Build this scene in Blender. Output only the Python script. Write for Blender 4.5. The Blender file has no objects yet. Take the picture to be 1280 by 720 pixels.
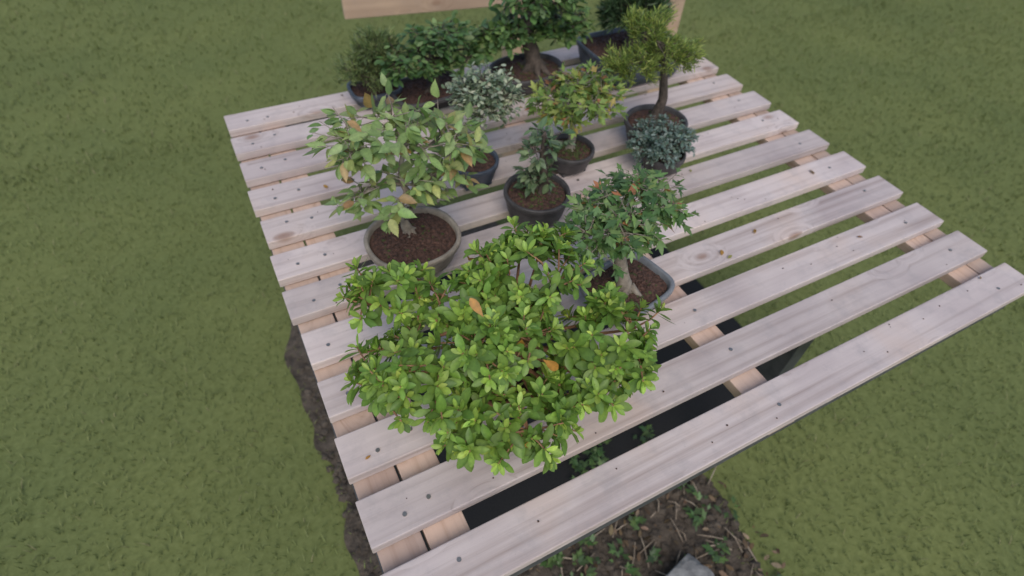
import bpy, math, random
import numpy as np
from mathutils import Vector, Matrix
random.seed(7); rng=np.random.default_rng(7)
T=0.72   # table top height
sc=bpy.context.scene
# ------------------------------------------------------------------ materials
def newmat(name):
    m=bpy.data.materials.new(name); m.use_nodes=True
    nt=m.node_tree; b=nt.nodes['Principled BSDF']; return m,nt,b
def N(nt,t,**kw):
    n=nt.nodes.new(t)
    for k,v in kw.items(): setattr(n,k,v)
    return n
def ramp(nt,fac,stops):
    r=N(nt,'ShaderNodeValToRGB'); e=r.color_ramp.elements
    while len(e)<len(stops): e.new(0.5)
    for i,(p,c) in enumerate(stops): e[i].position=p; e[i].color=(*c,1)
    nt.links.new(fac,r.inputs[0]); return r.outputs[0]
def noise(nt,vec,scale,detail=4,rough=.55):
    n=N(nt,'ShaderNodeTexNoise'); n.inputs['Scale'].default_value=scale; n.inputs['Detail'].default_value=detail; n.inputs['Roughness'].default_value=rough
    nt.links.new(vec,n.inputs['Vector']); return n.outputs['Fac']
def mixc(nt,f,a,b,blend='MIX'):
    m=N(nt,'ShaderNodeMix',data_type='RGBA',blend_type=blend)
    for idx,v in ((0,f),(6,a),(7,b)):
        if hasattr(v,'links'): nt.links.new(v,m.inputs[idx])
        else: m.inputs[idx].default_value=v if idx==0 else (*v,1)
    return m.outputs[2]
def bump(nt,b,h,strength,dist=.002):
    n=N(nt,'ShaderNodeBump'); n.inputs['Strength'].default_value=strength; n.inputs['Distance'].default_value=dist
    nt.links.new(h,n.inputs['Height']); nt.links.new(n.outputs[0],b.inputs['Normal'])

def wood_mat(name,light,dark,axis=0,film=.4):
    m,nt,b=newmat(name)
    tc=N(nt,'ShaderNodeTexCoord'); oi=N(nt,'ShaderNodeObjectInfo')
    off=N(nt,'ShaderNodeVectorMath',operation='SCALE'); comb=N(nt,'ShaderNodeCombineXYZ')
    for i in range(3): nt.links.new(oi.outputs['Random'],comb.inputs[i])
    nt.links.new(comb.outputs[0],off.inputs[0]); off.inputs['Scale'].default_value=37
    add=N(nt,'ShaderNodeVectorMath',operation='ADD'); nt.links.new(tc.outputs['Object'],add.inputs[0]); nt.links.new(off.outputs[0],add.inputs[1])
    mk=N(nt,'ShaderNodeMapping'); mk.inputs['Scale'].default_value=(5.2,9.5,9.5) if axis==0 else (9.5,5.2,9.5)
    nt.links.new(add.outputs[0],mk.inputs[0])
    vo=N(nt,'ShaderNodeTexVoronoi'); vo.inputs['Scale'].default_value=1.0; nt.links.new(mk.outputs[0],vo.inputs['Vector'])
    mp=N(nt,'ShaderNodeMapping'); mp.inputs['Scale'].default_value=(1.3,60,60) if axis==0 else (60,1.3,60)
    nt.links.new(add.outputs[0],mp.inputs[0])
    kn=N(nt,'ShaderNodeMapRange'); nt.links.new(vo.outputs['Distance'],kn.inputs[0]); kn.inputs[2].default_value=.34; kn.inputs[3].default_value=3.2; kn.inputs[4].default_value=0
    ad2=N(nt,'ShaderNodeVectorMath',operation='ADD'); nt.links.new(mp.outputs[0],ad2.inputs[0]); nt.links.new(kn.outputs[0],ad2.inputs[1])
    g=noise(nt,ad2.outputs[0],1.0,6,.62)
    big=noise(nt,add.outputs[0],5,3)
    c=ramp(nt,g,[(.28,dark),(.36,tuple((a+q)/2 for a,q in zip(light,dark))),(.5,light),(.75,tuple(min(1,x*1.1) for x in light))])
    st=ramp(nt,big,[(.3,(.80,.78,.80)),(.55,(1,1,1)),(.8,(1.02,.93,.84))])
    c=mixc(nt,1.0,c,st,'MULTIPLY')
    kf=ramp(nt,vo.outputs['Distance'],[(0.05,(1,1,1)),(.09,(.6,.6,.6)),(.13,(0,0,0))])
    kf2=N(nt,'ShaderNodeMath',operation='MULTIPLY'); nt.links.new(kf,kf2.inputs[0]); kf2.inputs[1].default_value=.7
    c=mixc(nt,kf2.outputs[0],c,(.28,.14,.08))
    w=noise(nt,add.outputs[0],22,6,.7)
    wf=ramp(nt,w,[(.5,(0,0,0)),(.72,(film,film,film))])
    c=mixc(nt,wf,c,(.36,.325,.32))
    sp=noise(nt,add.outputs[0],260,2); sf=ramp(nt,sp,[(.70,(0,0,0)),(.80,(.35,.35,.35))]); c=mixc(nt,sf,c,(.2,.15,.12))
    hs=N(nt,'ShaderNodeHueSaturation'); mr=N(nt,'ShaderNodeMapRange'); nt.links.new(oi.outputs['Random'],mr.inputs[0]); mr.inputs[3].default_value=.82; mr.inputs[4].default_value=1.08
    nt.links.new(mr.outputs[0],hs.inputs['Value']); nt.links.new(c,hs.inputs['Color']); c=hs.outputs[0]
    nt.links.new(c,b.inputs['Base Color']); b.inputs['Roughness'].default_value=.75
    bump(nt,b,g,.45,.0018)
    return m
M_slat=wood_mat('pine_slat',(.64,.545,.505),(.40,.31,.27))
M_joist=wood_mat('pine_joist',(.60,.45,.36),(.45,.31,.23),axis=1,film=.2)
M_rail=wood_mat('pine_rail',(.60,.43,.30),(.46,.30,.20),film=.15)
M_frame,nt,b=newmat('grey_frame'); b.inputs['Roughness'].default_value=.55
tc=N(nt,'ShaderNodeTexCoord'); nt.links.new(ramp(nt,noise(nt,tc.outputs['Object'],30),[(.3,(.05,.052,.058)),(.7,(.10,.10,.105))]),b.inputs['Base Color'])
M_screw,nt,b=newmat('zinc_screw'); b.inputs['Base Color'].default_value=(.35,.33,.3,1); b.inputs['Metallic'].default_value=.8; b.inputs['Roughness'].default_value=.4

def leaf_mat(name,rough=.42,trans=.28,spec=.4):
    m,nt,b=newmat(name)
    a=N(nt,'ShaderNodeAttribute',attribute_name='col')
    tc=N(nt,'ShaderNodeTexCoord'); n=noise(nt,tc.outputs['Object'],160,3)
    c=mixc(nt,1.0,a.outputs['Color'],ramp(nt,n,[(.3,(.78,.8,.78)),(.7,(1.12,1.1,1.05))]),'MULTIPLY')
    nt.links.new(c,b.inputs['Base Color']); b.inputs['Roughness'].default_value=rough
    b.inputs['Specular IOR Level'].default_value=spec
    tr=N(nt,'ShaderNodeBsdfTranslucent'); mx=N(nt,'ShaderNodeMixShader'); mx.inputs[0].default_value=trans
    c2=mixc(nt,1.0,c,(1.25,1.2,.55),'MULTIPLY'); nt.links.new(c2,tr.inputs[0])
    nt.links.new(b.outputs[0],mx.inputs[1]); nt.links.new(tr.outputs[0],mx.inputs[2])
    nt.links.new(mx.outputs[0],nt.nodes['Material Output'].inputs[0]); return m
M_leaf=leaf_mat('leaf',.45,.32,.45); M_grass=leaf_mat('grass_blade',.7,.3,.15)
def noisy(name,c1,c2,scale,rough=.9,bs=.5,bd=.003,detail=5,rnd=False):
    m,nt,b=newmat(name); tc=N(nt,'ShaderNodeTexCoord'); n=noise(nt,tc.outputs['Object'],scale,detail,.65)
    nt.links.new(ramp(nt,n,[(.3,c1),(.7,c2)]),b.inputs['Base Color']); b.inputs['Roughness'].default_value=rough
    bump(nt,b,n,bs,bd); return m
M_bark=noisy('bark_grey',(.14,.115,.09),(.36,.31,.25),70)
M_barkd=noisy('bark_dark',(.035,.028,.022),(.13,.10,.08),80)
M_barkr=noisy('bark_reddish',(.20,.095,.05),(.40,.22,.12),90)
M_gran=noisy('soil_granules',(.022,.013,.010),(.13,.068,.05),140,.95)
M_soilm=noisy('mossy_soil',(.03,.035,.012),(.09,.11,.03),120,.95)
M_pot_dark=noisy('pot_dark',(.034,.031,.031),(.085,.078,.077),45,.55,.25)
M_pot_blue=noisy('pot_blue',(.04,.052,.07),(.085,.10,.13),40,.4,.15)
M_pot_grey=noisy('pot_greyblue',(.13,.14,.155),(.21,.22,.235),50,.45,.15)
M_pot_tan=noisy('pot_tan',(.17,.14,.11),(.36,.31,.25),45,.5,.2)
M_pot_terra=noisy('pot_terracotta',(.30,.12,.06),(.40,.18,.10),40,.8,.2)

# ------------------------------------------------------------------ mesh helpers
def link(o,parent=None):
    sc.collection.objects.link(o)
    if parent is not None: o.parent=parent
    return o
def np_mesh(name,V,F,mat,col=None,smooth=True,parent=None):
    me=bpy.data.meshes.new(name); k=F.shape[1]
    me.vertices.add(len(V)); me.vertices.foreach_set('co',V.astype(np.float32).ravel())
    me.loops.add(F.size); me.loops.foreach_set('vertex_index',F.astype(np.int32).ravel())
    me.polygons.add(len(F)); me.polygons.foreach_set('loop_start',np.arange(0,F.size,k,dtype=np.int32))
    me.polygons.foreach_set('use_smooth',np.full(len(F),smooth))
    me.update(calc_edges=True)
    if col is not None:
        a=me.color_attributes.new('col','FLOAT_COLOR','POINT')
        a.data.foreach_set('color',np.concatenate([col,np.ones((len(col),1))],1).astype(np.float32).ravel())
    me.materials.append(mat)
    return link(bpy.data.objects.new(name,me),parent)
class B:
    def __init__(s): s.v=[]; s.f=[]
    def tube(s,pts,rad,n=7,wob=0):
        pts=[Vector(p) for p in pts]; base=len(s.v)
        for i,p in enumerate(pts):
            d=(pts[min(i+1,len(pts)-1)]-pts[max(i-1,0)]).normalized()
            ref=Vector((0,0,1)) if abs(d.z)<.9 else Vector((1,0,0))
            a=ref.cross(d).normalized(); bb=d.cross(a)
            for j in range(n):
                t=2*math.pi*j/n; r=rad[i]*(1+wob*random.uniform(-1,1))
                s.v.append(tuple(p+a*math.cos(t)*r+bb*math.sin(t)*r))
        for i in range(len(pts)-1):
            for j in range(n):
                a0=base+i*n+j; a1=base+i*n+(j+1)%n
                s.f.append((a0,a1,a1+n,a0+n))
        s.f.append(tuple(base+(len(pts)-1)*n+j for j in range(n)))
    def box(s,x0,x1,y0,y1,z0,z1):
        b=len(s.v)
        for z in (z0,z1):
            for x,y in ((x0,y0),(x1,y0),(x1,y1),(x0,y1)): s.v.append((x,y,z))
        s.f+= [tuple(b+i for i in q) for q in ((3,2,1,0),(4,5,6,7),(0,1,5,4),(1,2,6,5),(2,3,7,6),(3,0,4,7))]
    def lump(s,c,r,sq=.8):
        b=len(s.v); ph=random.random()*6
        for z,k in ((-.6,.75),(.35,.9)):
            for j in range(5):
                t=ph+j*2*math.pi/5+z; q=r*k*random.uniform(.75,1.2)
                s.v.append((c[0]+math.cos(t)*q,c[1]+math.sin(t)*q,c[2]+z*r*sq))
        s.v.append((c[0]+random.uniform(-.3,.3)*r,c[1]+random.uniform(-.3,.3)*r,c[2]+r*sq))
        for j in range(5):
            k=(j+1)%5; s.f.append((b+j,b+k,b+5+k,b+5+j)); s.f.append((b+5+j,b+5+k,b+10))
    def obj(s,name,mat,parent=None,smooth=False,bevel=0):
        me=bpy.data.meshes.new(name); me.from_pydata(s.v,[],s.f); me.materials.append(mat)
        if smooth: me.polygons.foreach_set('use_smooth',[True]*len(s.f))
        me.update(); o=link(bpy.data.objects.new(name,me),parent)
        if bevel:
            md=o.modifiers.new('bev','BEVEL'); md.width=bevel; md.segments=2
        return o
def empty(name,loc=(0,0,0)):
    o=bpy.data.objects.new(name,None); o.empty_display_size=.05; o.location=loc; return link(o)

# leaf templates: (t_mid,t_edge,halfwidth)
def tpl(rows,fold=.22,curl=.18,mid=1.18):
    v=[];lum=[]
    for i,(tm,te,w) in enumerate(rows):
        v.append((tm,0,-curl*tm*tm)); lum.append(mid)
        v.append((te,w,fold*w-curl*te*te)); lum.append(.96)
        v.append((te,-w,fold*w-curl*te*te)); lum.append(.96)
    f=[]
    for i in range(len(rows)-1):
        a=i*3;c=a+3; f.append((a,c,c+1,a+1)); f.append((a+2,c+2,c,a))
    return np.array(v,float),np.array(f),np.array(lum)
TP={}
TP['azalea']=tpl([(0,0,.015),(.12,.12,.05),(.35,.35,.145),(.58,.58,.20),(.78,.78,.18),(.92,.92,.10),(1,1,.008)],.35,.16)
TP['small']=tpl([(0,0,.02),(.3,.3,.2),(.65,.65,.24),(.88,.88,.14),(1,1,.01)],.25,.1)
rows=[(0,0,.012),(.1,.08,.11)]
for i in range(1,9):
    t=.08+i*.105; w=.27*math.sin(math.pi*min(1,(t+.06))**.8)**.8+.015
    rows.append((t,t+.04,w)); rows.append((t+.03,t+.045,w*.74))
rows.append((1.0,1.05,.006)); TP['elm']=tpl(rows,.28,.12)
TP['maple']=tpl([(0,0,.015),(.12,.05,.10),(.28,.32,.22),(.38,.66,.43),(.46,.52,.18),(.62,.68,.15),(.82,.84,.09),(1,1,.006)],.15,.22)
TP['needle']=tpl([(0,0,.05),(.5,.5,.075),(1,1,.005)],.3,-.1)
def nrm(a): return a/np.maximum(np.linalg.norm(a,axis=1,keepdims=True),1e-9)
class Leaves:
    def __init__(s,kind): s.k=kind; s.P=[];s.D=[];s.U=[];s.L=[];s.C=[]
    def add(s,p,d,u,l,c): s.P.append(p);s.D.append(d);s.U.append(u);s.L.append(l);s.C.append(c)
    def obj(s,name,parent,mat=None):
        v,f,lum=TP[s.k]; P=np.array(s.P);D=nrm(np.array(s.D));U=np.array(s.U);L=np.array(s.L);C=np.array(s.C)
        S=nrm(np.cross(U,D)); W=np.cross(D,S); n=len(P)
        ws=rng.uniform(.85,1.15,n); cs=rng.uniform(-.3,1.8,n)
        V=P[:,None]+L[:,None,None]*(v[None,:,0:1]*D[:,None]+v[None,:,1:2]*ws[:,None,None]*S[:,None]+(v[None,:,2:3]*cs[:,None,None])*W[:,None])
        F=(f[None]+(np.arange(n)*len(v))[:,None,None]).reshape(-1,4)
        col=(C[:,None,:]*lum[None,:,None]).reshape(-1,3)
        return np_mesh(name,V.reshape(-1,3),F,mat or M_leaf,col,True,parent)
def pal(cols,wts=None):
    c=random.choices(cols,wts)[0]; k=random.uniform(.8,1.2)
    return tuple(max(0,x*k*random.uniform(.93,1.07)) for x in c)

def make_pot(parent,a,b,h,e,mat,rot=0,flare=.78,soil=M_gran,ngran=500,feet=True,moss=0):
    """superellipse pot (e=2 round, larger = squarer) with lip, inside wall and feet"""
    n=64
    def ring(k,z,inset=0):
        out=[]
        for j in range(n):
            t=2*math.pi*j/n; c,s_=math.cos(t),math.sin(t)
            r=(abs(c)**e+abs(s_)**e)**(-1/e)
            x=(a*k-inset)*r*c; y=(b*k-inset)*r*s_
            out.append((x*math.cos(rot)-y*math.sin(rot),x*math.sin(rot)+y*math.cos(rot),z))
        return out
    th=.0055
    prof=[(flare*.9,.008,0),(flare,.010,0),(flare+(1-flare)*.35,h*.35,0),(flare+(1-flare)*.7,h*.7,0),(.955,h-.014,0),(1,h-.011,0),(1.005,h-.003,0),(.99,h,0),(1,h,th),(.985,h-.002,th+.001),(.96,h*.5,th+.002)]
    B_=B(); 
    for k,z,i in prof: B_.v+=ring(k,z,i)
    for r in range(len(prof)-1):
        for j in range(n):
            k=(j+1)%n; B_.f.append((r*n+j,r*n+k,(r+1)*n+k,(r+1)*n+j))
    B_.f.append(tuple(reversed(range(n))))
    pot=B_.obj('pot',mat,parent,smooth=True)
    if feet:
        F=B()
        for q in range(4):
            t=math.pi/4+q*math.pi/2; x=a*flare*.62*math.cos(t)*1.1; y=b*flare*.62*math.sin(t)*1.1
            X=x*math.cos(rot)-y*math.sin(rot);Y=x*math.sin(rot)+y*math.cos(rot)
            F.box(X-.011,X+.011,Y-.011,Y+.011,0,.0085)
        F.obj('pot_feet',mat,parent,bevel=.002)
    S=B(); zs=h-.012; rings=[0.0,.3,.6,.85,1.0]
    for q,k in enumerate(rings[1:]):
        for v in ring(k,zs+.010*(1-k*k)+0,.009 if k==1 else 0): S.v.append((v[0],v[1],v[2]+random.uniform(-.001,.001)))
    for r in range(3):
        for j in range(n):
            k=(j+1)%n; S.f.append((r*n+j,(r)*n+k,(r+1)*n+k,(r+1)*n+j)[::-1])
    S.f.append(tuple(range(n)))
    S.obj('soil',soil,parent)
    G=B(); Gm=B()
    for _ in range(ngran):
        t=random.random()*6.283; k=math.sqrt(random.random())*.97
        c,s_=math.cos(t),math.sin(t); r=(abs(c)**e+abs(s_)**e)**(-1/e)
        x=(a-.011)*k*r*c;y=(b-.011)*k*r*s_
        X=x*math.cos(rot)-y*math.sin(rot);Y=x*math.sin(rot)+y*math.cos(rot)
        tgt=Gm if random.random()<moss*(1.3-k) else G
        tgt.lump((X,Y,zs+.010*(1-k*k)+.001),random.uniform(.0018,.0052))
    G.obj('soil_granules',M_gran,parent)
    if Gm.v: Gm.obj('moss',M_soilm,parent)
    return zs+.010

def bonsai(name,x,y,pot,trunk,trad,bark,crowns,ntips,kind,llen,per,pals,wts=None,nh=7,twig=.0012,rosette=False,droop=.0,seed=1,rot=0,fill=(.55,1.03),lowcut=-.7):
    random.seed(seed)
    e=empty(name,(x,y,T+.001)); zt=make_pot(e,**pot)
    W=B(); tp=[Vector((p[0],p[1],p[2]+zt-.004)) for p in trunk]
    pts=[];rad=[]
    for i in range(len(tp)-1):
        p0=tp[max(i-1,0)];p1=tp[i];p2=tp[i+1];p3=tp[min(i+2,len(tp)-1)]
        for q in range(5):
            t=q/5; pts.append(.5*((2*p1)+(p2-p0)*t+(2*p0-5*p1+4*p2-p3)*t*t+(3*p1-p0-3*p2+p3)*t**3)); rad.append(trad[i]*(1-t)+trad[i+1]*t)
    pts.append(tp[-1]);rad.append(trad[-1])
    W.tube(pts,rad,11,.09)
    for q in range(5):   # surface roots
        t=q*1.256+random.random(); r=trad[0]
        W.tube([tp[0]+Vector((math.cos(t)*r*.3,math.sin(t)*r*.3,r*.9)),tp[0]+Vector((math.cos(t)*r*1.2,math.sin(t)*r*1.2,r*.15)),tp[0]+Vector((math.cos(t)*r*2.2,math.sin(t)*r*2.2,-r*.3))],[r*.45,r*.35,r*.12],7,.1)
    LV=Leaves(kind)
    tot=sum(c[3] for c in crowns)
    for (cc,rr,cr,w) in crowns:
        cc=Vector(cc); hubs=[]
        n_h=max(2,int(nh*w/tot+.5)); 
        for k in range(n_h):
            t=k*2.4+random.random(); h=cc+Vector((math.cos(t)*rr[0]*.48,math.sin(t)*rr[1]*.48,rr[2]*random.uniform(-.45,.25)))
            src=min(range(len(pts)//3,len(pts)),key=lambda i:(pts[i]-h).length+(.5*max(0,pts[i].z-h.z+.01)))
            s0=pts[src]; mid=(s0+h)/2+Vector((random.uniform(-.1,.1),random.uniform(-.1,.1),random.uniform(-.05,.15)))*(h-s0).length
            r0=min(rad[src]*.6,trad[-1]*1.3+.001); W.tube([s0,mid,h],[r0,r0*.7,r0*.45],6,.06); hubs.append((h,r0*.45))
        if (pts[-1]-cc).length<max(rr): hubs.append((pts[-1],rad[-1]*.6))
        for _ in range(int(ntips*w/tot)):
            while True:
                d=Vector((random.gauss(0,1),random.gauss(0,1),random.gauss(0,1))).normalized()
                if d.z>lowcut: break
            k=random.uniform(*fill)
            if random.random()<.08: k*=1.12
            lo=Vector((d.x*rr[0],d.y*rr[1],d.z*rr[2]))*k
            lo=Vector((lo.x*math.cos(cr)-lo.y*math.sin(cr),lo.x*math.sin(cr)+lo.y*math.cos(cr),lo.z))
            p=cc+lo; h,hr=min(hubs,key=lambda q:(q[0]-p).length)
            dd=p-h; mid=h+dd*.5+Vector((random.uniform(-.12,.12),random.uniform(-.12,.12),random.uniform(-.02,.14)))*dd.length
            W.tube([h,mid,p],[max(twig,min(hr,.0022)),twig,twig*.7],4)
            out=(lo.normalized()*.6+dd.normalized()*.4+Vector((0,0,.35))).normalized()
            if rosette:
                a0=out.orthogonal().normalized(); b0=out.cross(a0); ph=random.random()*6.28
                npl=random.randint(per-2,per+2); sz=random.uniform(.75,1.15)
                young=random.random()<.8; tone=random.uniform(.8,1.2)
                for i in range(npl):
                    f=i/npl; an=ph+i*2.4; tilt=1.35-f*1.0+random.uniform(-.18,.18)
                    dr=(a0*math.cos(an)+b0*math.sin(an))*math.sin(tilt)+out*math.cos(tilt)
                    L=llen*sz*(1-.58*f)*random.uniform(.85,1.15)
                    ba=p-out*(1-f)*.010
                    if young: q=f*(len(pals)-1); c=pal([pals[min(len(pals)-1,int(q+random.random()))]])
                    else: c=pal(pals[:3])
                    c=tuple(x*tone for x in c)
                    LV.add(tuple(ba),tuple(dr),tuple(out+Vector((0,0,.4))),L,c)
                    if i<2:
                        ba=p-dd.normalized()*random.uniform(.012,.03)
                        an=random.random()*6.28; dr=(a0*math.cos(an)+b0*math.sin(an))*.95+out*.2
                        LV.add(tuple(ba),tuple(dr),tuple(out+Vector((0,0,.8))),L*random.uniform(.9,1.2),pal(pals[:2]))
            elif kind=='needle':
                for i in range(per):
                    s=random.uniform(-.018,.006); ba=p+dd.normalized()*s+Vector([random.gauss(0,.0045) for _ in range(3)])
                    dr=out*1.1+Vector([random.gauss(0,.55) for _ in range(3)])
                    LV.add(tuple(ba),tuple(dr),(random.gauss(0,1),random.gauss(0,1),1),llen*random.uniform(.6,1.3),pal(pals,wts))
            else:
                for i in range(per):
                    q=mid.lerp(p,random.uniform(.0,1.0))
                    dr=(Vector((out.x,out.y,0))*.7+Vector([random.gauss(0,.65) for _ in range(3)])+Vector((0,0,-droop)))
                    dr.z*=.6; dr.normalize()
                    pe=q+dr*llen*.22
                    if llen>.014: W.tube([q,pe],[.0005,.0005],3)
                    LV.add(tuple(pe),tuple(dr),(random.gauss(0,.35)+out.x*.3,random.gauss(0,.35)+out.y*.3,1),llen*random.uniform(.6,1.25),pal(pals,wts))
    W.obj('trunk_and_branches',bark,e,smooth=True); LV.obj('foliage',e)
    return e

# ------------------------------------------------------------------ table
tab=empty('slatted_wooden_table',(0,0,0))
XL,XR=-.012,1.335
P_=.1064; y0=.182
for k in range(12):
    a=y0+P_*k; s=B(); j=random.uniform(-.002,.002); L=XR-XL
    s.box(-L/2,L/2,-.0355,.0355,-.0095,.0095)
    o=s.obj('slat_%02d'%(k+1),M_slat,tab,bevel=.0018)
    o.location=((XL+XR)/2+random.uniform(-.004,.004),a+.0355+j,T-.0095+random.uniform(-.0007,.0007)); o.rotation_euler=(0,0,random.uniform(-.002,.002))
YF,YB=.186,y0+P_*11+.07
for i,(xa,xb) in enumerate([(-.008,.054),(.058,.117),(.62,.68),(1.22,1.28),(1.284,1.33)]):
    s=B(); w=(xb-xa)/2; s.box(-w,w,-(YB-YF)/2,(YB-YF)/2,-.011,.011)
    o=s.obj('joist_%d'%(i+1),M_joist,tab,bevel=.0015); o.location=((xa+xb)/2,(YF+YB)/2,T-.0325)
s=B()
for x,ya in ((.004,.215),(.90,.33)):
    for y in (ya,YB-.07): s.box(x,x+.045,y,y+.045,0,T-.0445)
s.box(.004,1.315,.19,.212,T-.075,T-.0445); s.box(.004,1.315,YB-.02,YB-.002,T-.075,T-.0445)
s.box(-.010,.003,.186,YB,T-.08,T-.0445); 
s.obj('legs_and_frame',M_frame,tab,bevel=.001)
s=B()
for k in range(12):
    yy=y0+P_*k+.0355
    for x in (.035,.088,.65,1.25):
        yv=yy+random.uniform(-.012,.012); xx=x+random.uniform(-.008,.008)
        s.tube([(xx,yv,T-.004),(xx,yv,T+.0012)],[.0034,.0032],12)
s.obj('screws',M_screw,tab)
# crumbs of soil and dropped leaves lying on the slats
random.seed(17); s=B(); LV=Leaves('small')
def on_slat():
    return random.uniform(0,1.3), y0+P_*random.randrange(12)+random.uniform(.006,.065)
for _ in range(130):
    x,y=on_slat(); s.lump((x,y,T+.001),random.uniform(.0008,.002))
s.obj('soil_crumbs',M_gran)
for _ in range(26):
    x,y=on_slat(); LV.add((x,y,T+.003),(random.gauss(0,1),random.gauss(0,1),.05),(random.gauss(0,.2),random.gauss(0,.2),1),random.uniform(.008,.017),pal([(.30,.18,.07),(.20,.12,.06),(.28,.28,.08),(.35,.2,.05)]))
LV.obj('fallen_leaves',None)

# ------------------------------------------------------------------ fence behind
fe=empty('wooden_fence',(.449,1.9,0)); fe.rotation_euler=(0,0,math.radians(-9))
s=B(); s.box(-.02,1.30,-.02,.02,.70,.80); s.obj('rail',M_rail,fe,bevel=.003)
s=B(); s.box(.55,.62,.021,.09,0,.78); s.box(1.2,1.27,.021,.09,0,.78); s.obj('posts',M_rail,fe,bevel=.003)

# ------------------------------------------------------------------ plants
AZ=[(.14,.245,.05),(.19,.32,.06),(.26,.40,.08),(.36,.51,.10),(.48,.60,.125)]
ax,ay=.255,.435
def rel(x,y,z): return (x-ax,y-ay,z)
az=bonsai('azalea_bonsai',ax,ay,dict(a=.066,b=.056,h=.048,e=2.2,mat=M_pot_terra,rot=.3,ngran=250),
  [(0,0,0),(.004,.006,.03),(-.004,.004,.06),(.0,.0,.10)],[.014,.011,.009,.006],M_barkr,
  [(rel(.135,.565,.155),(.085,.055,.035),math.radians(-20),.5),
   (rel(.318,.49,.195),(.09,.09,.055),0,1.1),
   (rel(.385,.36,.145),(.085,.085,.055),0,.95),
   (rel(.315,.325,.115),(.075,.065,.045),0,.6),
   (rel(.205,.335,.105),(.105,.075,.05),math.radians(-20),1.0),
   (rel(.11,.435,.135),(.09,.09,.05),0,.95),
   (rel(.235,.41,.175),(.085,.075,.045),0,.85),
   (rel(.215,.49,.165),(.07,.06,.045),0,.45)],375,'azalea',.030,9,AZ,nh=28,twig=.0014,rosette=True,seed=3,fill=(.5,1.05),lowcut=-.35)
LV=Leaves('azalea')
for p,d in (((.24,.37,.215),(.1,.2,-.8)),((.24,.53,.215),(.2,.3,-.3)),((.21,.42,.22),(-.2,.6,.4)),((.20,.28,.12),(.6,.1,-.4)),((.26,.345,.19),(.3,-.2,-.3))):
    LV.add(rel(*p),d,(-.3,-.6,.8),.030,(.50,.24,.05))
LV.obj('withered_leaves',az)
ELM=[(.20,.30,.11),(.26,.37,.14),(.34,.44,.18),(.38,.40,.15),(.42,.27,.13)]
bonsai('elm_bonsai',.232,.762,dict(a=.088,b=.080,h=.065,e=2.3,mat=M_pot_tan,rot=math.radians(5),ngran=1000,moss=.05),
  [(.0,.015,0),(-.006,.022,.03),(.012,.018,.07),(-.004,.022,.12),(.005,.02,.18)],[.011,.008,.0065,.005,.003],M_bark,
  [((-.025,.04,.265),(.10,.085,.055),0,.55),((.065,.03,.235),(.088,.075,.06),0,.6),((.085,.02,.165),(.07,.05,.035),0,.22),((-.035,-.0,.175),(.09,.07,.04),0,.38)],165,'elm',.0275,4,ELM,[3,4,4,1.8,.6],nh=14,twig=.0009,droop=.2,seed=12,fill=(.35,1.08))
SM=[(.10,.16,.09),(.14,.21,.115),(.20,.27,.15)]
bonsai('oak_bonsai',.507,.782,dict(a=.068,b=.068,h=.068,e=2,mat=M_pot_dark,flare=.8,ngran=500,moss=.5),
  [(.012,.0,0),(.016,.0,.03),(.008,.004,.07),(.004,.0,.14)],[.014,.010,.007,.003],M_barkd,
  [((.0,0,.105),(.038,.036,.035),0,.6),((.005,0,.17),(.046,.042,.035),0,.7)],50,'elm',.020,5,SM,nh=6,twig=.0008,seed=21,fill=(.3,1.1))
MP=[(.15,.24,.065),(.22,.32,.08),(.31,.37,.10),(.42,.33,.10),(.40,.18,.08)]
bonsai('maple_bonsai',.660,.900,dict(a=.056,b=.056,h=.055,e=2,mat=M_pot_dark,ngran=300,moss=.9,flare=.75),
  [(0,0,0),(.004,.004,.04),(-.004,0,.08),(-.006,-.004,.15)],[.010,.008,.006,.003],M_bark,
  [((.005,-.0,.175),(.10,.09,.062),0,1)],180,'maple',.021,5,MP,[4,5,4,1.2,.6],nh=9,twig=.0008,seed=31,droop=.1,fill=(.35,1.1))
MG=[(.10,.19,.07),(.15,.26,.09),(.22,.33,.115),(.42,.19,.09)]
bonsai('ivy_leaved_maple_bonsai',.533,.497,dict(a=.078,b=.062,h=.058,e=4.5,mat=M_pot_grey,rot=math.radians(12),ngran=800,flare=.72,moss=.15),
  [(-.008,-.006,0),(-.018,.0,.03),(-.026,.010,.08),(-.02,.02,.14)],[.017,.013,.010,.005],M_bark,
  [((-.05,.04,.18),(.08,.075,.048),0,.6),((.025,.05,.19),(.088,.08,.052),0,.7)],200,'maple',.0205,5,MG,[5,5,3,.6],nh=11,twig=.0008,seed=41,droop=.15,fill=(.35,1.1))
VG=[(.19,.25,.17),(.27,.33,.24),(.44,.48,.36),(.12,.17,.11)]
bonsai('variegated_boxwood',.440,.945,dict(a=.056,b=.056,h=.058,e=2,mat=M_pot_blue,ngran=150),
  [(0,0,0),(.01,.01,.04),(.03,.03,.10),(.04,.035,.16)],[.008,.006,.005,.003],M_barkd,
  [((.055,.05,.17),(.078,.075,.055),0,1)],260,'small',.0125,9,VG,nh=9,twig=.0007,seed=51,fill=(.35,1.12))
DG=[(.07,.135,.05),(.10,.19,.065),(.16,.25,.09)]
bonsai('hornbeam_bonsai',.475,1.285,dict(a=.10,b=.07,h=.045,e=4,mat=M_pot_dark,ngran=250,rot=.1),
  [(0,-.02,0),(.01,-.02,.03),(.0,-.02,.07),(.01,-.02,.13)],[.014,.011,.008,.004],M_barkd,
  [((-.04,-.02,.135),(.09,.08,.035),0,.6),((.07,-.02,.13),(.075,.06,.03),0,.35),((.02,-.02,.18),(.075,.06,.035),0,.4)],170,'small',.022,6,DG,nh=11,twig=.0009,seed=61,fill=(.4,1.12))
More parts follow.
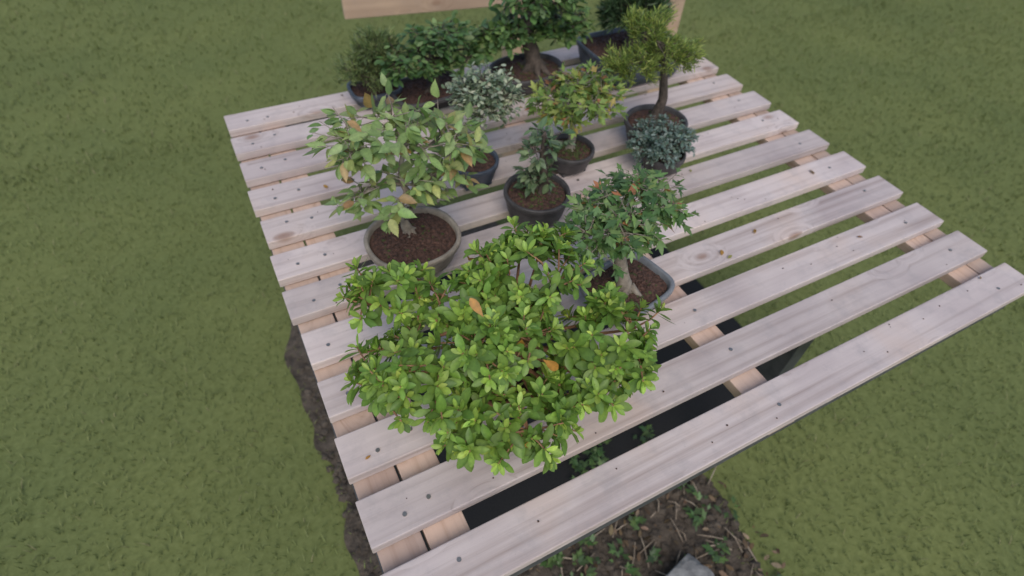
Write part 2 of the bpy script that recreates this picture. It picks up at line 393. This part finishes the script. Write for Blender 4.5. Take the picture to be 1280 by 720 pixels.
bonsai('chinese_elm_bonsai',.745,1.265,dict(a=.105,b=.075,h=.055,e=2.2,mat=M_pot_dark,ngran=350,moss=.5),
  [(.02,-.01,0),(.01,0,.05),(-.01,.0,.11),(.01,0,.17),(.01,0,.24)],[.026,.020,.016,.011,.004],M_barkd,
  [((-.07,0,.155),(.08,.07,.04),0,.38),((.085,0,.155),(.09,.07,.04),0,.44),((.02,0,.24),(.115,.09,.05),0,.5)],260,'small',.025,6,[(.08,.15,.055),(.12,.21,.07),(.18,.28,.095)],nh=12,twig=.0009,seed=71,fill=(.45,1.15))
JG=[(.12,.17,.075),(.17,.23,.095),(.23,.28,.115)]
bonsai('juniper_bonsai',.350,1.34,dict(a=.065,b=.05,h=.045,e=4,mat=M_pot_blue,ngran=150),
  [(0,-.0,0),(-.01,0,.04),(.01,0,.09)],[.011,.008,.003],M_barkd,
  [((-.015,-.01,.095),(.07,.065,.04),0,1),((.01,-.01,.145),(.06,.055,.035),0,.8)],135,'needle',.014,40,JG,nh=9,seed=81,fill=(.4,1.15))
YG=[(.18,.26,.065),(.26,.34,.085),(.36,.41,.115),(.13,.19,.055)]
bonsai('juniper_bonsai',.905,.905,dict(a=.078,b=.072,h=.062,e=2,mat=M_pot_dark,ngran=250,moss=.3),
  [(.0,.01,0),(.012,.01,.05),(.0,.01,.10),(-.02,.01,.17),(-.05,.01,.20)],[.014,.011,.009,.007,.004],M_barkd,
  [((-.09,.02,.205),(.065,.06,.028),0,.4),((-.01,.02,.225),(.072,.07,.03),0,.4),((-.05,.05,.27),(.06,.05,.028),0,.28)],180,'needle',.013,50,YG,nh=10,seed=91,fill=(.4,1.15))
bonsai('blue_juniper_shrub',.855,.805,dict(a=.05,b=.05,h=.05,e=2,mat=M_pot_dark,ngran=80),
  [(0,0,0),(.0,0,.02),(.0,0,.045)],[.007,.005,.003],M_barkd,
  [((-.01,.01,.075),(.072,.066,.045),0,1)],210,'small',.0095,16,[(.11,.17,.15),(.16,.23,.21),(.24,.31,.29)],nh=8,seed=101,fill=(.5,1.15))
bonsai('pine_bonsai',1.06,1.225,dict(a=.14,b=.105,h=.08,e=6,mat=M_pot_blue,ngran=500,rot=.0,flare=.85),
  [(-.01,.0,0),(.0,.0,.05),(-.03,0,.12),(-.02,0,.19)],[.018,.014,.010,.005],M_barkd,
  [((-.03,.0,.18),(.09,.08,.05),0,1)],110,'needle',.028,34,[(.04,.08,.04),(.06,.11,.05),(.09,.14,.07)],nh=9,seed=111)

# ------------------------------------------------------------------ ground
m,nt,b=newmat('lawn'); tc=N(nt,'ShaderNodeTexCoord')
n1=noise(nt,tc.outputs['Object'],1.3,5); n2=noise(nt,tc.outputs['Object'],60,6,.7)
c=ramp(nt,n2,[(.3,(.12,.145,.05)),(.7,(.19,.22,.085))])
c=mixc(nt,1.0,c,ramp(nt,n1,[(.3,(.85,.88,.85)),(.7,(1.12,1.08,1.0))]),'MULTIPLY')
nt.links.new(c,b.inputs['Base Color']); b.inputs['Roughness'].default_value=.95; b.inputs['Specular IOR Level'].default_value=.1; bump(nt,b,n2,.3,.01)
g=60; s=B(); s.v=[(-g,-g,0),(g,-g,0),(g,g,0),(-g,g,0)]; s.f=[(0,1,2,3)]; s.obj('lawn_ground',m)
random.seed(5)
cx,cy,HX,HY=.405,.80,.47,.86
def bed_r(t):
    c,s_=math.cos(t),math.sin(t); r=(abs(c/HX)**4+abs(s_/HY)**4)**(-.25)
    return r*(1+.03*math.sin(5*t+1)+.02*math.sin(11*t)+.015*math.sin(23*t+2))
s=B(); s.v=[(cx,cy,.004)]; n=160
for j in range(n):
    t=2*math.pi*j/n; r=bed_r(t); s.v.append((cx+r*math.cos(t),cy+r*math.sin(t),.004))
s.f=[(0,1+j,1+(j+1)%n) for j in range(n)]
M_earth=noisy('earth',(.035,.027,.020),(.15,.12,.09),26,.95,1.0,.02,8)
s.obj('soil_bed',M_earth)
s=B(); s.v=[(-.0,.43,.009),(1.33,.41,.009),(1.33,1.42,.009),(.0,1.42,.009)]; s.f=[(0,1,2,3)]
M_shade=noisy('shade_black',(.006,.006,.006),(.014,.014,.014),200,.9,.3); s.obj('under_table_shade',M_shade)  # near-black sheet added as painted shade under the table, darkens the slat gaps
s=B()
for _ in range(1900):
    x=random.uniform(-.15,1.0);y=random.uniform(-.06,.44)
    if math.hypot(x-cx,y-cy)<bed_r(math.atan2(y-cy,x-cx))*.99: s.lump((x,y,.006),random.choice([.004,.006,.009,.015]),.6)
for _ in range(250):
    s.lump((random.uniform(-.06,0),random.uniform(.2,1.2),.006),random.choice([.004,.008,.012]),.6)
s.obj('soil_clods',M_earth)
s=B()
for _ in range(150):
    x=random.uniform(-.05,.85);y=random.uniform(.0,.42);t=random.random()*3.14;L=random.uniform(.02,.09)
    dx,dy=math.cos(t)*L,math.sin(t)*L
    s.tube([(x,y,.012),(x+dx*.5+random.uniform(-.006,.006),y+dy*.5,.018),(x+dx,y+dy,.012)],[.0014,.0018,.0009],5)
s.obj('fallen_twigs',noisy('twig',(.18,.13,.09),(.42,.35,.26),40))
LV=Leaves('small')
for _ in range(420):
    x=random.uniform(-.08,.9);y=random.uniform(-.03,.46)
    LV.add((x,y,random.uniform(.010,.02)),(random.gauss(0,1),random.gauss(0,1),random.gauss(0,.15)),(random.gauss(0,.4),random.gauss(0,.4),1),random.uniform(.008,.028),pal([(.18,.12,.07),(.28,.20,.13),(.12,.08,.05)]))
LV.obj('leaf_litter',None)
LV=Leaves('maple'); 
for k in range(60):
    x=random.uniform(.3,.88);y=random.uniform(.0,.42)
    if k%4==0: x=random.uniform(.5,.80); y=random.uniform(.44,.58)
    for i in range(random.randint(5,10)):
        t=random.random()*6.28; el=random.uniform(.1,.8)
        LV.add((x+random.gauss(0,.01),y+random.gauss(0,.01),.014+random.random()*.02),(math.cos(t),math.sin(t),el),(0,0,1),random.uniform(.012,.032),pal([(.08,.15,.05),(.12,.20,.065),(.07,.12,.05)]))
LV.obj('weeds',None)
import bmesh
from mathutils import noise as mn
bm=bmesh.new(); bmesh.ops.create_icosphere(bm,subdivisions=4,radius=1)
for v in bm.verts:
    q=v.co.copy(); k=1+.25*mn.noise(q*1.4)+.08*mn.noise(q*4)+.03*mn.noise(q*11)
    for ax_ in range(3): q[ax_]=max(-.72,min(.72,q[ax_]*k))
    v.co=Vector((q.x*.12,q.y*.08,q.z*.05))
me=bpy.data.meshes.new('stone'); bm.to_mesh(me); me.materials.append(noisy('stone',(.13,.13,.13),(.32,.32,.31),35,.9,.6,.004))
o=link(bpy.data.objects.new('stone',me)); o.location=(.605,.105,.020); o.rotation_euler=(.05,.08,.2)

# grass
def grass(n,x0,x1,y0_,y1,hmin,hmax,w):
    x=rng.uniform(x0,x1,n);y=rng.uniform(y0_,y1,n)
    t=np.arctan2(y-cy,x-cx); c=np.abs(np.cos(t)/HX)**4+np.abs(np.sin(t)/HY)**4
    r=c**-.25*(1+.03*np.sin(5*t+1)+.02*np.sin(11*t)+.015*np.sin(23*t+2))
    k=(np.hypot(x-cx,y-cy)>r*rng.uniform(.88,1.04,n))&~((x>-.0)&(x<1.33)&(y>.41)&(y<1.42)); x=x[k];y=y[k];n=len(x)
    a=rng.uniform(0,6.283,n);h=rng.uniform(hmin,hmax,n);ln=rng.uniform(.3,1.3,n)*h; ww=w*rng.uniform(.6,1.3,n)
    px,py=-np.sin(a),np.cos(a); dx,dy=np.cos(a),np.sin(a); z=np.zeros(n)
    V=np.stack([np.stack([x-px*ww,y-py*ww,z],1),np.stack([x+px*ww,y+py*ww,z],1),
      np.stack([x+dx*ln*.35-px*ww*.8,y+dy*ln*.35-py*ww*.8,h*.6],1),np.stack([x+dx*ln*.35+px*ww*.8,y+dy*ln*.35+py*ww*.8,h*.6],1),
      np.stack([x+dx*ln-px*ww*.1,y+dy*ln-py*ww*.1,h],1),np.stack([x+dx*ln+px*ww*.1,y+dy*ln+py*ww*.1,h],1)],1)
    F=np.array([(0,1,3,2),(2,3,5,4)])[None]+(np.arange(n)*6)[:,None,None]
    base=np.array([[.19,.23,.09],[.22,.26,.105],[.26,.29,.13],[.30,.29,.16]])[rng.choice(4,n,p=[.35,.4,.2,.05])]
    pt=(.93+.10*np.sin(x*3.1+1)*np.sin(y*2.3)+.04*np.sin(x*9+y*7))[:,None]
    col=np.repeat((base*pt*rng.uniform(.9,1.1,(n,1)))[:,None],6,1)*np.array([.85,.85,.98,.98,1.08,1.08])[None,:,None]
    return V.reshape(-1,3),F.reshape(-1,4),col.reshape(-1,3)
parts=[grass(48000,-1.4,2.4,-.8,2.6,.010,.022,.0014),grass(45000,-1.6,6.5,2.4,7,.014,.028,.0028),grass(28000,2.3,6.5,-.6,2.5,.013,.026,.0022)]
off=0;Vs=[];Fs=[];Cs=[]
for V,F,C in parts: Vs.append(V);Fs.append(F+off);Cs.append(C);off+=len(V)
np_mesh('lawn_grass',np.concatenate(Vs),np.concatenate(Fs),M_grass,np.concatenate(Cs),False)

# ------------------------------------------------------------------ light
el,az_=math.radians(52),math.radians(200)
w=bpy.data.worlds.new('World'); sc.world=w; w.use_nodes=True; nt=w.node_tree
sky=nt.nodes.new('ShaderNodeTexSky'); sky.sky_type='NISHITA'; sky.sun_disc=False; sky.sun_elevation=el; sky.sun_rotation=az_
sky.dust_density=2; sky.air_density=1.0
bg=nt.nodes['Background']; bg.inputs[1].default_value=.15; nt.links.new(sky.outputs[0],bg.inputs[0])
sd=Vector((math.sin(az_)*math.cos(el),math.cos(az_)*math.cos(el),math.sin(el)))
l=bpy.data.lights.new('sun','SUN'); l.energy=1.4; l.angle=math.radians(40); l.color=(1,.95,.88)
lo=link(bpy.data.objects.new('sun',l)); lo.rotation_euler=sd.to_track_quat('Z','Y').to_euler(); lo.location=(0,0,5)

# ------------------------------------------------------------------ camera
cd=bpy.data.cameras.new('camera'); cam=link(bpy.data.objects.new('camera',cd))
cd.sensor_width=36; cd.lens=20.22; cd.clip_start=.02; cd.clip_end=300
cam.matrix_world=Matrix(((.8855,.3142,-.3423,0),(-.4619,.6748,-.5756,0),(.0501,.6678,.7426,T+.8),(0,0,0,1)))
cd.dof.use_dof=True; cd.dof.focus_distance=.82; cd.dof.aperture_fstop=3.2
sc.camera=cam
sc.view_settings.view_transform='Standard'; sc.view_settings.look='None'; sc.view_settings.exposure=0
